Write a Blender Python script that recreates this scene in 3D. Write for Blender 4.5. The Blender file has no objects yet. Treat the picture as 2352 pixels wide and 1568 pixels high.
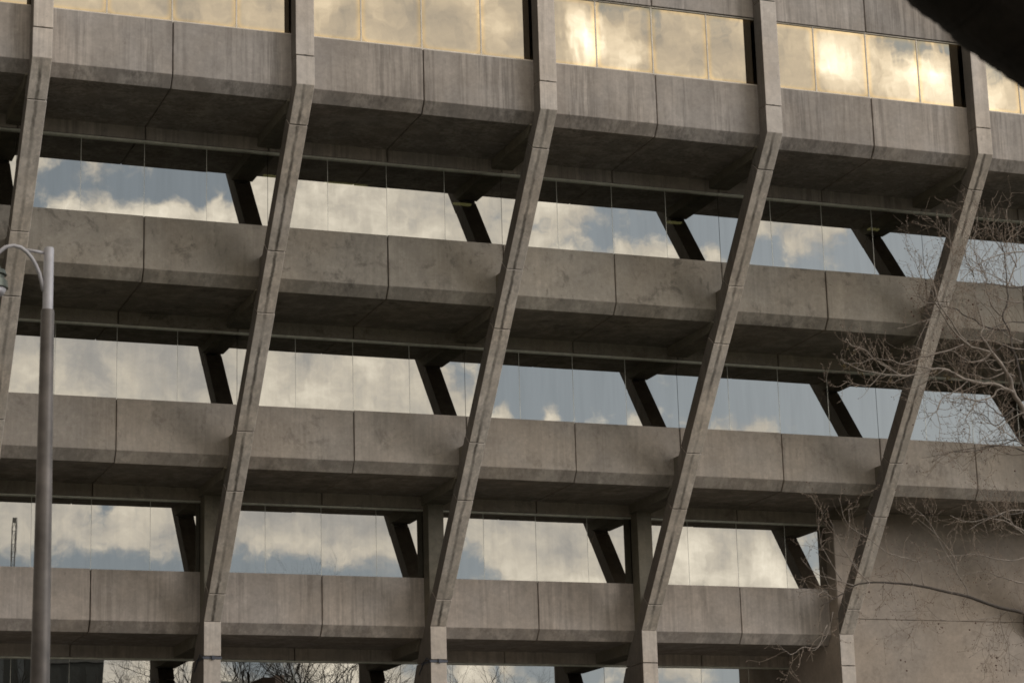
import bpy, bmesh, math, random
from mathutils import Vector, Matrix
random.seed(7)
C = bpy.context.scene.collection
sc = bpy.context.scene

# ------------------------------------------------------------------ camera
FPX, CW, CH = 5419.432, 2352.0, 1568.0            # focal length and picture size of the measured photograph
CAM = Vector((-8.0323, -58.0176, -8.0115))
YAW, PITCH, ROLL = 0.367317, 0.248964, -0.029378
cy, sy, cp, sp = math.cos(YAW), math.sin(YAW), math.cos(PITCH), math.sin(PITCH)
fwd = Vector((sy * cp, cy * cp, sp)); rt0 = Vector((cy, -sy, 0)); up0 = rt0.cross(fwd)
cr, sr = math.cos(ROLL), math.sin(ROLL)
rt = rt0 * cr + up0 * sr; upv = -rt0 * sr + up0 * cr
camd = bpy.data.cameras.new('camera'); cam = bpy.data.objects.new('camera', camd); C.objects.link(cam)
cam.matrix_world = Matrix.Translation(CAM) @ Matrix((rt, upv, -fwd)).transposed().to_4x4()
camd.sensor_width = 36; camd.lens = 36 * FPX / CW
camd.clip_start = 0.3; camd.clip_end = 6000
camd.dof.use_dof = True; camd.dof.focus_distance = 58; camd.dof.aperture_fstop = 5.0
sc.camera = cam

def ray(px, py):
    return rt * ((px - CW / 2) / FPX) + upv * ((CH / 2 - py) / FPX) + fwd
def at(px, py, Y):                                  # the point of the world plane y = Y seen in direction (px, py)
    d = ray(px, py); t = (Y - CAM.y) / d.y
    return CAM + d * t
def mirrored(px, py, Y, g=3.2):                     # where a thing stands that the glass plane y = g reflects there
    d = ray(px, py); t = ((2 * g - CAM.y) - Y) / d.y
    return Vector((CAM.x + d.x * t, Y, CAM.z + d.z * t))

GROUND = -9.6

# ------------------------------------------------------------------ node helpers
class NT:
    def __init__(s, tree):
        s.t = tree; s.n = tree.nodes; s.l = tree.links
    def node(s, typ, **kw):
        n = s.n.new(typ)
        for k, v in kw.items(): setattr(n, k, v)
        return n
    def put(s, sock, v):
        if v is None: return
        if hasattr(v, 'is_linked') or isinstance(v, bpy.types.NodeSocket): s.l.new(v, sock)
        else: sock.default_value = v
    def math(s, op, a, b=None, c=None, clamp=False):
        n = s.node('ShaderNodeMath', operation=op); n.use_clamp = clamp
        s.put(n.inputs[0], a); s.put(n.inputs[1], b); s.put(n.inputs[2], c)
        return n.outputs[0]
    def mix(s, f, a, b, blend='MIX'):
        n = s.node('ShaderNodeMix', data_type='RGBA', blend_type=blend)
        s.put(n.inputs[0], f); s.put(n.inputs[6], a); s.put(n.inputs[7], b)
        return n.outputs[2]
    def noise(s, vec, scale, detail=3, rough=.55, dist=0.):
        n = s.node('ShaderNodeTexNoise')
        s.put(n.inputs['Vector'], vec); n.inputs['Scale'].default_value = scale
        n.inputs['Detail'].default_value = detail; n.inputs['Roughness'].default_value = rough
        n.inputs['Distortion'].default_value = dist
        return n.outputs[0]
    def mapr(s, v, a, b, c=0., d=1., smooth=False):
        n = s.node('ShaderNodeMapRange'); n.interpolation_type = 'SMOOTHSTEP' if smooth else 'LINEAR'
        s.put(n.inputs[0], v); n.inputs[1].default_value = a; n.inputs[2].default_value = b
        n.inputs[3].default_value = c; n.inputs[4].default_value = d
        return n.outputs[0]
    def scalev(s, v, k):
        n = s.node('ShaderNodeVectorMath', operation='MULTIPLY'); s.put(n.inputs[0], v); n.inputs[1].default_value = k
        return n.outputs[0]

def rgb(r, g, b): return (r, g, b, 1.)

def new_mat(name):
    m = bpy.data.materials.new(name); m.use_nodes = True; m.node_tree.nodes.clear()
    t = NT(m.node_tree); out = t.node('ShaderNodeOutputMaterial')
    return m, t, out

def plain(name, col, rough=.6, metal=0., var=.15, scale=6., bump=0.):
    m, t, out = new_mat(name)
    p = t.node('ShaderNodeBsdfPrincipled')
    g = t.node('ShaderNodeNewGeometry')
    n = t.noise(g.outputs['Position'], scale, 4)
    k = t.mapr(n, .3, .7, 1 - var, 1 + var)
    c = t.mix(1., rgb(*col), k, 'MULTIPLY')
    t.put(p.inputs['Base Color'], c)
    p.inputs['Roughness'].default_value = rough; p.inputs['Metallic'].default_value = metal
    if bump:
        b = t.node('ShaderNodeBump'); b.inputs['Strength'].default_value = .6; b.inputs['Distance'].default_value = bump
        t.put(b.inputs['Height'], t.noise(g.outputs['Position'], scale * 4, 4)); t.put(p.inputs['Normal'], b.outputs[0])
    t.l.new(p.outputs[0], out.inputs[0])
    return m

def concrete(name, col, streak=.0, blotch=.0, warm=(1, 1, 1), fin=False, seed=0., seams=True):
    m, t, out = new_mat(name)
    p = t.node('ShaderNodeBsdfPrincipled'); p.inputs['Roughness'].default_value = .88
    p.inputs['Specular IOR Level'].default_value = .25
    g = t.node('ShaderNodeNewGeometry')
    off = t.node('ShaderNodeVectorMath', operation='ADD'); t.put(off.inputs[0], g.outputs['Position']); off.inputs[1].default_value = (seed, seed * 1.7, seed * .3)
    pos = off.outputs[0]
    xyz = t.node('ShaderNodeSeparateXYZ'); t.put(xyz.inputs[0], g.outputs['Position'])
    nor = t.node('ShaderNodeSeparateXYZ'); t.put(nor.inputs[0], g.outputs['True Normal'])
    # broad tone change, one cast to the next
    v = t.mapr(t.noise(pos, .22, 2), .3, .7, .90, 1.10)
    cast = t.node('ShaderNodeTexWhiteNoise', noise_dimensions='1D')
    t.put(cast.inputs['W'], t.math('ADD', t.math('MULTIPLY', t.math('FLOOR', t.math('DIVIDE', xyz.outputs[0], 3.0)), 17.3), t.math('FLOOR', t.math('DIVIDE', t.math('ADD', xyz.outputs[2], 1.), 3.72))))
    v = t.math('MULTIPLY', v, t.mapr(cast.outputs[0], 0, 1, .96, 1.15) if not fin else t.mapr(cast.outputs[0], 0, 1, 1.02, 1.10))
    v = t.math('MULTIPLY', v, t.mapr(t.noise(pos, 1.6, 5, .6), .3, .7, .88, 1.10))
    v = t.math('MULTIPLY', v, t.mapr(t.noise(pos, 9., 5, .75), .3, .7, .88, 1.11))
    if blotch:
        b = t.mapr(t.noise(pos, 1.9, 7, .72, .4), .50, .64, 0, 1, True)
        b2 = t.mapr(t.noise(pos, .6, 2), .42, .6, 0, 1, True)
        bb = t.math('MULTIPLY', b, b2)
        v = t.math('MULTIPLY', v, t.math('SUBTRACT', 1., t.math('MULTIPLY', bb, blotch)))
        sp_ = t.mapr(t.noise(t.scalev(pos, (1., 1., .45)), 3.4, 5, .7), .60, .70, 0, 1, True)
        v = t.math('MULTIPLY', v, t.math('SUBTRACT', 1., t.math('MULTIPLY', sp_, blotch * .8)))
    stn = t.mapr(t.noise(t.scalev(pos, (1., 1., .28)), 5.5, 5, .75), .62, .72, 0, 1, True)
    v = t.math('MULTIPLY', v, t.math('SUBTRACT', 1., t.math('MULTIPLY', stn, .22)))
    lgt = t.mapr(t.noise(t.scalev(pos, (1., 1., 1.6)), 4.2, 6, .78), .55, .68, 0, 1, True)
    v = t.math('MULTIPLY', v, t.math('ADD', 1., t.math('MULTIPLY', lgt, .13)))
    if streak:
        s1 = t.noise(t.scalev(pos, (1., 1., .045)), 9., 4, .7)
        s2 = t.noise(t.scalev(pos, (1., 1., .10)), 2.0, 3, .6)
        sv = t.mapr(s1, .38, .64, 1 + streak * .6, 1 - streak, True)
        m_ = t.mapr(s2, .35, .6, 0, 1, True)
        sv = t.math('ADD', t.math('MULTIPLY', sv, m_), t.math('SUBTRACT', 1., m_))
        v = t.math('MULTIPLY', v, sv)
        w = t.mapr(t.noise(t.scalev(pos, (1.4, 1., .35)), 1.5, 5, .7), .56, .72, 0, 1, True)
        v = t.math('MULTIPLY', v, t.math('ADD', 1., t.math('MULTIPLY', w, .16)))
    # leaning faces get a patchy tone, undersides are darker
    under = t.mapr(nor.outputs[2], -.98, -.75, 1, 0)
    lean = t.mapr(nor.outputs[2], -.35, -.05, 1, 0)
    lean_tone = t.mapr(t.noise(t.scalev(pos, (1, 1, .4)), 2.2, 5, .7), .45, .62, .70 if not fin else .92, .94 if not fin else 1.16, True)
    v = t.math('MULTIPLY', v, t.math('ADD', t.math('MULTIPLY', lean_tone, lean), t.math('SUBTRACT', 1., lean)))
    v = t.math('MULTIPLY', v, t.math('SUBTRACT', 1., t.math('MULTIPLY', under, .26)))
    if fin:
        side = t.mapr(nor.outputs[0], -.9, -.5, 1, 0)  # shade of the rib sides turned from the sun, put into the colour
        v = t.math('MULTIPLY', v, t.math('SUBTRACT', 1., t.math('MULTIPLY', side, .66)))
    c = t.mix(1., rgb(col[0], col[1] * 1.005, col[2] * .985), v, 'MULTIPLY')
    if seams and not fin:   # rust and damp beside the open joints between the panels
        sx = t.math('ABSOLUTE', t.math('SUBTRACT', t.math('MODULO', t.math('ADD', xyz.outputs[0], 301.5), 3.0), 1.5))
        sw = t.mapr(t.noise(t.scalev(pos, (.5, 1, 1)), 2.4, 4, .6), .35, .65, .012, .075)
        sn = t.math('MULTIPLY', t.math('LESS_THAN', sx, 99.), t.mapr(t.math('DIVIDE', sx, sw), .35, 1.0, 1, 0, True))
        c = t.mix(t.math('MULTIPLY', sn, .28), c, rgb(.10, .070, .050))
    # hue drift between pinkish and olive grey
    hue = t.mapr(t.noise(pos, .5, 3), .35, .65, 0, 1, True)
    c = t.mix(t.math('MULTIPLY', hue, .5), c, t.mix(1., c, rgb(1.05, .985, .90), 'MULTIPLY'))
    if fin:   # water runs along the middle of the leaning faces
        xm = t.math('SUBTRACT', t.math('MODULO', t.math('ADD', xyz.outputs[0], 303.0), 6.0), 3.0)
        wob = t.mapr(t.noise(t.scalev(pos, (.0, 1., 1.)), 1.6, 4, .7), .25, .75, -.015, .045)
        d = t.math('ABSOLUTE', t.math('ADD', xm, wob))
        core = t.mapr(d, .012, .060, 1, 0, True)
        patch = t.mapr(t.noise(pos, .45, 3, .6), .36, .56, .28, 1, True)
        fine = t.mapr(t.noise(t.scalev(pos, (6, 1.2, 1.2)), 3., 4, .7), .3, .6, .6, 1, True)
        k = t.math('MULTIPLY', t.math('MULTIPLY', t.math('MULTIPLY', core, patch), fine), lean)
        c = t.mix(t.math('MULTIPLY', k, .85), c, rgb(.055, .048, .038))
    t.put(p.inputs['Base Color'], c)
    b = t.node('ShaderNodeBump'); b.inputs['Strength'].default_value = .5; b.inputs['Distance'].default_value = .012
    hgt = t.math('ADD', t.noise(pos, 3., 5, .6), t.math('MULTIPLY', t.noise(pos, 40., 3, .6), .25))
    t.put(b.inputs['Height'], hgt); t.put(p.inputs['Normal'], b.outputs[0])
    t.l.new(p.outputs[0], out.inputs[0])
    return m

def mirror_glass(name, tint, edge=None, wav=1.0):
    m, t, out = new_mat(name)
    g = t.node('ShaderNodeNewGeometry'); pos = g.outputs['Position']
    gl = t.node('ShaderNodeBsdfGlossy'); gl.inputs['Roughness'].default_value = .006
    col = rgb(*tint)
    uv = t.node('ShaderNodeUVMap', uv_map='pane'); sep = t.node('ShaderNodeSeparateXYZ'); t.put(sep.inputs[0], uv.outputs[0])
    if edge:
        du = t.math('MULTIPLY', t.math('SUBTRACT', .5, t.math('ABSOLUTE', t.math('SUBTRACT', sep.outputs[0], .5))), 1.5)
        dv = t.math('MULTIPLY', t.math('SUBTRACT', .5, t.math('ABSOLUTE', t.math('SUBTRACT', sep.outputs[1], .5))), 1.85)
        # rounded rectangle distance from the pane edge, in metres
        r = .22
        ex = t.math('MAXIMUM', t.math('SUBTRACT', r, du), 0.); ez = t.math('MAXIMUM', t.math('SUBTRACT', r, dv), 0.)
        dist = t.math('SUBTRACT', r, t.math('SQRT', t.math('ADD', t.math('MULTIPLY', ex, ex), t.math('MULTIPLY', ez, ez))))
        e1 = t.mapr(dist, .0, .16, 1, 0, True)
        e2 = t.mapr(dist, .0, .035, 1, 0, True)
        c = t.mix(e1, col, rgb(*edge)); c = t.mix(t.math('MULTIPLY', e2, .4), c, rgb(.50, .45, .37))
        t.put(gl.inputs['Color'], c)
    else:
        d_ = t.mapr(t.noise(t.scalev(pos, (1., 1., .08)), 5., 3), .4, .7, 1.0, .93)
        t.put(gl.inputs['Color'], t.mix(1., col, d_, 'MULTIPLY'))
    b = t.node('ShaderNodeBump'); b.inputs['Strength'].default_value = 1.; b.inputs['Distance'].default_value = .0016 * wav
    t.put(b.inputs['Height'], t.math('ADD', t.noise(t.scalev(pos, (1.6, 1, .8)), 1.5, 1, .4), t.math('MULTIPLY', t.noise(t.scalev(pos, (1.6, 1, .6)), 4., 1, .4), .12)))
    t.put(gl.inputs['Normal'], b.outputs[0])
    tr = t.node('ShaderNodeBsdfTransparent'); tr.inputs[0].default_value = rgb(.42, .43, .36)
    mx = t.node('ShaderNodeMixShader'); mx.inputs[0].default_value = .84
    t.l.new(tr.outputs[0], mx.inputs[1]); t.l.new(gl.outputs[0], mx.inputs[2])
    t.l.new(mx.outputs[0], out.inputs[0])
    return m

M = {}
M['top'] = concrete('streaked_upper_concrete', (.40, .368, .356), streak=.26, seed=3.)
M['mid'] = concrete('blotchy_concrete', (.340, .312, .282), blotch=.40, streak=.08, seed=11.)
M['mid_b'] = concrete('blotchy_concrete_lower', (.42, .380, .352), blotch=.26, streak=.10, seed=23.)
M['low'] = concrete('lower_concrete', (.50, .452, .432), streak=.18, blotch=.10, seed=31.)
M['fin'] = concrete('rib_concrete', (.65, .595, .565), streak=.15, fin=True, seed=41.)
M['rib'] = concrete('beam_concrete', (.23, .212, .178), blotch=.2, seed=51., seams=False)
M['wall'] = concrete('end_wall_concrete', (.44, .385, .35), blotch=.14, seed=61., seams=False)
M['glass'] = mirror_glass('mirror_glass', (.60, .605, .585), wav=.13)
M['glass_top'] = mirror_glass('bronze_mirror_glass', (.64, .58, .475), edge=(.80, .64, .40), wav=.35)
M['alu'] = plain('window_aluminium', (.85, .86, .78), .4, .4)
M['alu_top'] = plain('pale_window_frame', (.85, .78, .68), .5, .0)
M['mull'] = plain('slim_mullion', (.85, .80, .66), .5, 0.)
M['joint'] = plain('dark_sealant', (.10, .095, .08), .8)
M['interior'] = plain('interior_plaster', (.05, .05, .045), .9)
M['bracket'] = plain('blue_grey_steel', (.10, .11, .14), .5, .4)
M['pole_new'] = plain('galvanised_steel', (.50, .49, .52), .5, .1, .12, 9.)
M['pole_old'] = plain('weathered_pole_paint', (.145, .128, .118), .5, .2, .35, 4.)
M['lampbody'] = plain('lamp_casting', (.10, .11, .09), .4, .5)
M['bark_pale'] = plain('pale_bark', (.33, .285, .25), .85, 0, .35, 9., .004)
M['bark_dark'] = plain('dark_bark', (.10, .085, .075), .9, 0, .3, 9., .004)
M['twig'] = plain('twig_bark', (.33, .265, .215), .85, 0, .3, 3.)
M['bud'] = plain('bud_brown', (.11, .055, .04), .8, 0, .3, 20.)
M['husk'] = plain('dry_ochre_husk', (.17, .13, .06), .9, 0, .3, 20.)
M['bough'] = plain('nearly_black_bark', (.022, .017, .014), .95, 0, .5, 6., .03)
M['ground'] = plain('grass_ground', (.145, .14, .11), 1., 0, .35, .3)
M['asphalt'] = plain('asphalt', (.05, .05, .05), .9, 0, .15, 2.)
M['pave'] = plain('pavement_concrete', (.16, .15, .14), .9, 0, .15, 2.)
M['far_dark'] = plain('dark_cladding', (.03, .035, .035), .35, .2)
M['far_band'] = plain('pale_slab_edge', (.16, .16, .155), .6)
M['far_grey'] = plain('grey_blue_cladding', (.14, .155, .17), .6)
M['brick'] = plain('brown_brick', (.07, .05, .04), .9)
M['far_glass'] = plain('dim_office_glass', (.045, .05, .05), .25, .5)
M['wood'] = plain('added_far_wood', (.045, .042, .032), 1.)
M['pinkish'] = plain('pink_render', (.42, .33, .29), .9)
M['mast'] = plain('mast_steel', (.22, .21, .20), .6)
M['farbark'] = plain('far_bark', (.045, .038, .032), .9)
mm, t_, o_ = new_mat('dim_lamp_tube'); e_ = t_.node('ShaderNodeEmission'); e_.inputs[0].default_value = rgb(.75, .68, .30); e_.inputs[1].default_value = .85
t_.l.new(e_.outputs[0], o_.inputs[0]); M['tube'] = mm

# ------------------------------------------------------------------ object helpers
def link(name, mesh, parent=None):
    o = bpy.data.objects.new(name, mesh); C.objects.link(o)
    if parent is not None:
        o.parent = parent
    return o
def origin_of(o):
    v = Vector((0, 0, 0))
    while o is not None: v += o.location; o = o.parent
    return v
class MB:
    """collects shapes in world coordinates and links them as one mesh object"""
    def __init__(s): s.v = []; s.f = []; s.mi = []; s.cur = 0
    def poly(s, pts): i = len(s.v); s.v += [tuple(p) for p in pts]; s.f.append(tuple(range(i, i + len(pts)))); s.mi.append(s.cur)
    def prism(s, prof, x0, x1):            # prof: (y, z) list; extruded along x
        n = len(prof); i = len(s.v)
        ar = sum(prof[k][0] * prof[(k + 1) % n][1] - prof[(k + 1) % n][0] * prof[k][1] for k in range(n))
        if ar < 0: prof = prof[::-1]
        s.v += [(x0, y, z) for y, z in prof] + [(x1, y, z) for y, z in prof]
        s.f.append(tuple(i + k for k in range(n))[::-1]); s.f.append(tuple(i + n + k for k in range(n)))
        for k in range(n):
            k2 = (k + 1) % n; s.f.append((i + k, i + k2, i + n + k2, i + n + k))
        s.mi += [s.cur] * (n + 2)
    def box(s, x0, x1, y0, y1, z0, z1): s.prism([(y0, z0), (y1, z0), (y1, z1), (y0, z1)], x0, x1)
    def tube(s, pts, radii, n=6, cap=True):
        pts = [Vector(p) for p in pts]; rings = []
        ref = Vector((0, 0, 1))
        for k, p in enumerate(pts):
            d = (pts[min(k + 1, len(pts) - 1)] - pts[max(k - 1, 0)])
            if d.length < 1e-9: d = Vector((0, 0, 1))
            d.normalize()
            if k == 0:
                a = d.cross(ref)
                if a.length < .1: a = d.cross(Vector((1, 0, 0)))
            else: a = a - d * a.dot(d)
            a.normalize(); b = d.cross(a)
            i = len(s.v); rings.append(i)
            for q in range(n):
                an = 2 * math.pi * q / n
                s.v.append(tuple(p + (a * math.cos(an) + b * math.sin(an)) * radii[k]))
        for k in range(len(rings) - 1):
            for q in range(n):
                q2 = (q + 1) % n
                s.f.append((rings[k] + q, rings[k] + q2, rings[k + 1] + q2, rings[k + 1] + q)); s.mi.append(s.cur)
        if cap:
            s.f.append(tuple(rings[0] + q for q in range(n))[::-1]); s.f.append(tuple(rings[-1] + q for q in range(n))); s.mi += [s.cur] * 2
    def ball(s, c, r, n=5):
        c = Vector(c)
        pts = [(0, 0, 1), (0, 0, -1)] + [(math.cos(k * 2 * math.pi / n) * .95, math.sin(k * 2 * math.pi / n) * .95, .0) for k in range(n)]
        i = len(s.v); s.v += [tuple(c + Vector(p) * r) for p in pts]
        for k in range(n):
            a, b = i + 2 + k, i + 2 + (k + 1) % n
            s.f += [(i, a, b), (i + 1, b, a)]; s.mi += [s.cur] * 2
    def build(s, name, mats, parent=None, bevel=0., smooth=False):
        me = bpy.data.meshes.new(name)
        o0 = origin_of(parent)
        me.from_pydata([(x - o0.x, y - o0.y, z - o0.z) for x, y, z in s.v], [], s.f)
        if not isinstance(mats, (list, tuple)): mats = [mats]
        for m in mats: me.materials.append(m)
        if len(mats) > 1:
            for p, k in zip(me.polygons, s.mi): p.material_index = k
        if smooth:
            for p in me.polygons: p.use_smooth = True
        me.update()
        o = link(name, me, parent)
        if bevel:
            b = o.modifiers.new('edge', 'BEVEL'); b.width = bevel; b.segments = 2; b.limit_method = 'ANGLE'; b.angle_limit = math.radians(25)
        return o
def thing(name, label, cat, loc=(0, 0, 0), group=None):
    o = bpy.data.objects.new(name, None); C.objects.link(o); o.location = loc
    o.empty_display_size = .2
    o['label'] = label; o['category'] = cat
    if group: o['group'] = group
    return o

# ------------------------------------------------------------------ the concrete building
W = 6.0; HW = .219; GAP = .011
BLD = thing('concrete_building', 'brutalist concrete building whose leaning ribs and window bands step outward floor by floor', 'building', (12, 0, GROUND))
FMIN, FMAX = -2, 7
u = Vector((-8.87, 11.143)).normalized()            # direction of the leaning front edge in (y, z)
pn = Vector((u.y, -u.x))                            # across the rib, into the building
THK = .40
def back(p): return (p[0] + pn.x * THK, p[1] + pn.y * THK)
def along(a, b, tt): return (a[0] + (b[0] - a[0]) * tt, a[1] + (b[1] - a[1]) * tt)
KB, KT = (0., 0.), (-8.87, 11.143)
J = [(-.50, .63), (-2.30, 2.90), (-3.33, 4.184), (-5.29, 6.648), (-6.29, 7.901), (-8.245, 10.369)]
def on_line(z): return (KT[0] * z / KT[1], z)
J = [on_line(z) for z in (.63, 2.90, 4.184, 6.648, 7.901, 10.369)]
YB = -8.472                                        # back of the upright upper part
kb_back_low = lambda z: .47 + .60 * (.30 - z)
tt = (YB - back(J[-1])[0]) / u.x; KTB = (YB, back(J[-1])[1] + u.y * tt)
rnd = random.Random(5)
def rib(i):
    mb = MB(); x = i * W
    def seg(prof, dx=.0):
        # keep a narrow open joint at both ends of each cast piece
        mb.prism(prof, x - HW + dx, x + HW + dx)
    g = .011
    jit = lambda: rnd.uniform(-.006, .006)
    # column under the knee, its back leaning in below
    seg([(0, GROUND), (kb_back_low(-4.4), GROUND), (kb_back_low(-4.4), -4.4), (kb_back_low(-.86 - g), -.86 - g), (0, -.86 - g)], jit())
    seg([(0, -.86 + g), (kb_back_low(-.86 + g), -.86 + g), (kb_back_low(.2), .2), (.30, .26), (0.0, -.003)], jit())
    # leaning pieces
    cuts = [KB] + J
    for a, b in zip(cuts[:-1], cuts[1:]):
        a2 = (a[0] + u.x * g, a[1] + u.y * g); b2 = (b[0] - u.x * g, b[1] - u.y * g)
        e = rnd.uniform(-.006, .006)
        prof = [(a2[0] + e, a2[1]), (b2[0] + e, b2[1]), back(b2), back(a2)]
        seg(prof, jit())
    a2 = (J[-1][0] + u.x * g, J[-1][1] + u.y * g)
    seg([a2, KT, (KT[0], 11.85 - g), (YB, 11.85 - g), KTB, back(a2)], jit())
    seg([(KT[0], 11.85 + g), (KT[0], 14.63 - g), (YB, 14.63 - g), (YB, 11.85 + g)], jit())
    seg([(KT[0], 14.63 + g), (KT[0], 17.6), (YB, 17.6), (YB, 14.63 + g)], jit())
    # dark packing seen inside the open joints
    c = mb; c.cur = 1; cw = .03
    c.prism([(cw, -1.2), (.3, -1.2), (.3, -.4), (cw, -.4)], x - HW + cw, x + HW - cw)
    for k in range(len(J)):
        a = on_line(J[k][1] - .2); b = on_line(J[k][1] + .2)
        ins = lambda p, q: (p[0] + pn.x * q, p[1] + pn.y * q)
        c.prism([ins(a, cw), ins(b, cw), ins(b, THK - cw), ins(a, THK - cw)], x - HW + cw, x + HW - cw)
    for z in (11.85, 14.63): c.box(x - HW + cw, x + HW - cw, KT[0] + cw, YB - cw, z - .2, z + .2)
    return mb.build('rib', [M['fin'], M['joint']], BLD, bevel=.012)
for i in range(FMIN, FMAX): rib(i)

YF = {1: .455, 2: -2.531, 3: -5.520, 4: -8.472, 5: -8.450}
ZF = {1: .046, 2: 3.756, 3: 7.476, 4: 11.211, 5: 14.30}
NEXTG = {1: 3.2, 2: .47, 3: -2.51, 4: -5.50}       # glass plane of the storey below each spandrel
XEND = 23.765
matk = {1: M['low'], 2: M['mid_b'], 3: M['mid'], 4: M['top'], 5: M['top']}
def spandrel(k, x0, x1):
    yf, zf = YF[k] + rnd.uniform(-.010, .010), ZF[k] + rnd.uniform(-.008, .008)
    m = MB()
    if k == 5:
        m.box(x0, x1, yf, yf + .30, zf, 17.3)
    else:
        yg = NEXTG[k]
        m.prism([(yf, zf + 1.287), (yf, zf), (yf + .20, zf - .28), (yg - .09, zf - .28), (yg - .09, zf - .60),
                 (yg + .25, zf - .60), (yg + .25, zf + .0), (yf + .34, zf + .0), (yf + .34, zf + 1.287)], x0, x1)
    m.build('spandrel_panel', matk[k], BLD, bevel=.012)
for k in (5, 4, 3, 2, 1):
    for j in range(FMIN * 2 + 1, (FMAX - 1) * 2):
        x0, x1 = j * 3.0 + GAP, (j + 1) * 3.0 - GAP
        if k == 1:
            if x0 > XEND: continue
            x1 = min(x1, XEND)
        spandrel(k, x0 - .0, x1)
# cross beams that tie each rib to the floor behind it
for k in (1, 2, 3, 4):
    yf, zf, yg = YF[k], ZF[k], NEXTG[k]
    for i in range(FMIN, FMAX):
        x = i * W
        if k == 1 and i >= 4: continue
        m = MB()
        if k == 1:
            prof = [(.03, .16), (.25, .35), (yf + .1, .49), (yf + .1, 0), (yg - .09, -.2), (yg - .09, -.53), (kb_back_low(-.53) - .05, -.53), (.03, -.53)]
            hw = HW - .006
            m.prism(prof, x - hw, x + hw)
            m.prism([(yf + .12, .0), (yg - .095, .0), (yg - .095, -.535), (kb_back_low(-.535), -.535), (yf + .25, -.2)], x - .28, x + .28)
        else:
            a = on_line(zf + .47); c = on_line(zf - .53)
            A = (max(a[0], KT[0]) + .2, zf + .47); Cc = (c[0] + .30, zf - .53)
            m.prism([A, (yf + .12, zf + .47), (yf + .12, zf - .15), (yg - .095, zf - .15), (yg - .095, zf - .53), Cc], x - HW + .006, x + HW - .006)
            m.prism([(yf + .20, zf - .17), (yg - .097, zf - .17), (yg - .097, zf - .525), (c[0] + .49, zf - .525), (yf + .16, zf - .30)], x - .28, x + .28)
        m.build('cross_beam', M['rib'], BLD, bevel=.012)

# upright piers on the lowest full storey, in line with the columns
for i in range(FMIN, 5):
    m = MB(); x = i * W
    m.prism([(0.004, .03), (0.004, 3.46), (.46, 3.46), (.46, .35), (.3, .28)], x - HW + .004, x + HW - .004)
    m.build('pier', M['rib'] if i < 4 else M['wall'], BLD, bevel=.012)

# windows: one per bay and storey
TOPZ = {0: ZF[1] - .60, 1: ZF[2] - .60, 2: ZF[3] - .60, 3: ZF[4] - .60, 5: 14.32}
BOTZ = {0: -4.6, 1: ZF[1] + 1.22, 2: ZF[2] + 1.22, 3: ZF[3] + 1.22, 5: ZF[4] + 1.27}
GY = {0: 3.2, 1: .485, 2: -2.50, 3: -5.49, 5: -8.37}
def window(k, i):
    g = GY[k]; z0, z1 = BOTZ[k], TOPZ[k]; x0 = i * W
    x1 = x0 + W
    top = k == 5
    f = MB()
    if top:
        f.box(x0, x1, g - .045, g + .05, z0, z0 + .055)
        f.box(x0, x1, g - .03, g + .05, z1 - .05, z1 - .022)
        for q in range(5):
            xx = x0 + q * 1.5; f.box(xx - .016, xx + .016, g - .012, g + .04, z0 + .056, z1 - .051)
    else:
        f.box(x0, x1, g - .075, g + .05, z1 - .045, z1 - .002)
        f.cur = 1; f.box(x0, x1, g - .02, g + .05, z0 - .02, z0 + .03); f.cur = 0
        for q in range(5):
            xx = x0 + q * 1.5; f.box(xx - .0038, xx + .0038, g - .006, g + .04, z0 + .031, z1 - .046)
    fr = f.build('window', [M['alu_top'] if top else M['alu'], M['joint']], BLD)
    me = bpy.data.meshes.new('pane'); bm = bmesh.new(); uvl = bm.loops.layers.uv.new('pane')
    o0 = BLD.location
    for q in range(4):
        xa, xb = x0 + q * 1.5 + .002, x0 + (q + 1) * 1.5 - .002
        za, zb = (z0 + .04, z1 - .04)
        tx, tz = rnd.gauss(0, .0007), rnd.gauss(0, .0007)     # each pane is set very slightly out of plane
        bow = rnd.gauss(0, .0003)
        N = 6; grid = []
        for a in range(N + 1):
            row = []
            for b in range(N + 1):
                s_, r_ = a / N, b / N
                xx = xa + (xb - xa) * s_; zz = za + (zb - za) * r_
                yy = g + (s_ - .5) * 1.5 * tx + (r_ - .5) * tz * 1.8 + bow * (1 - (2 * s_ - 1) ** 2) * (1 - (2 * r_ - 1) ** 2)
                row.append((bm.verts.new((xx - o0.x, yy - o0.y, zz - o0.z)), (s_, r_)))
            grid.append(row)
        for a in range(N):
            for b in range(N):
                cs = [grid[a][b], grid[a + 1][b], grid[a + 1][b + 1], grid[a][b + 1]]
                fc = bm.faces.new([c_[0] for c_ in cs]); fc.smooth = True
                for lp, c_ in zip(fc.loops, cs): lp[uvl].uv = c_[1]
    bm.to_mesh(me); bm.free(); me.materials.append(M['glass_top'] if top else M['glass'])
    p = link('pane', me, fr)
    return fr
for k in (0, 1, 2, 3, 5):
    for i in range(FMIN, FMAX - 1):
        if k in (0, 1) and i >= 4: continue
        window(k, i)

# solid end wall to the right of the fifth rib
m = MB()
m.box(XEND + .012, 36, .030, 3.5, GROUND, .440)
m.box(XEND + .012, 36, .030, 3.5, .458, 3.47)
m.box(XEND + .05, 36, .06, 3.4, .43, .47)
m.build('end_wall', M['wall'], BLD, bevel=.006)
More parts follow.
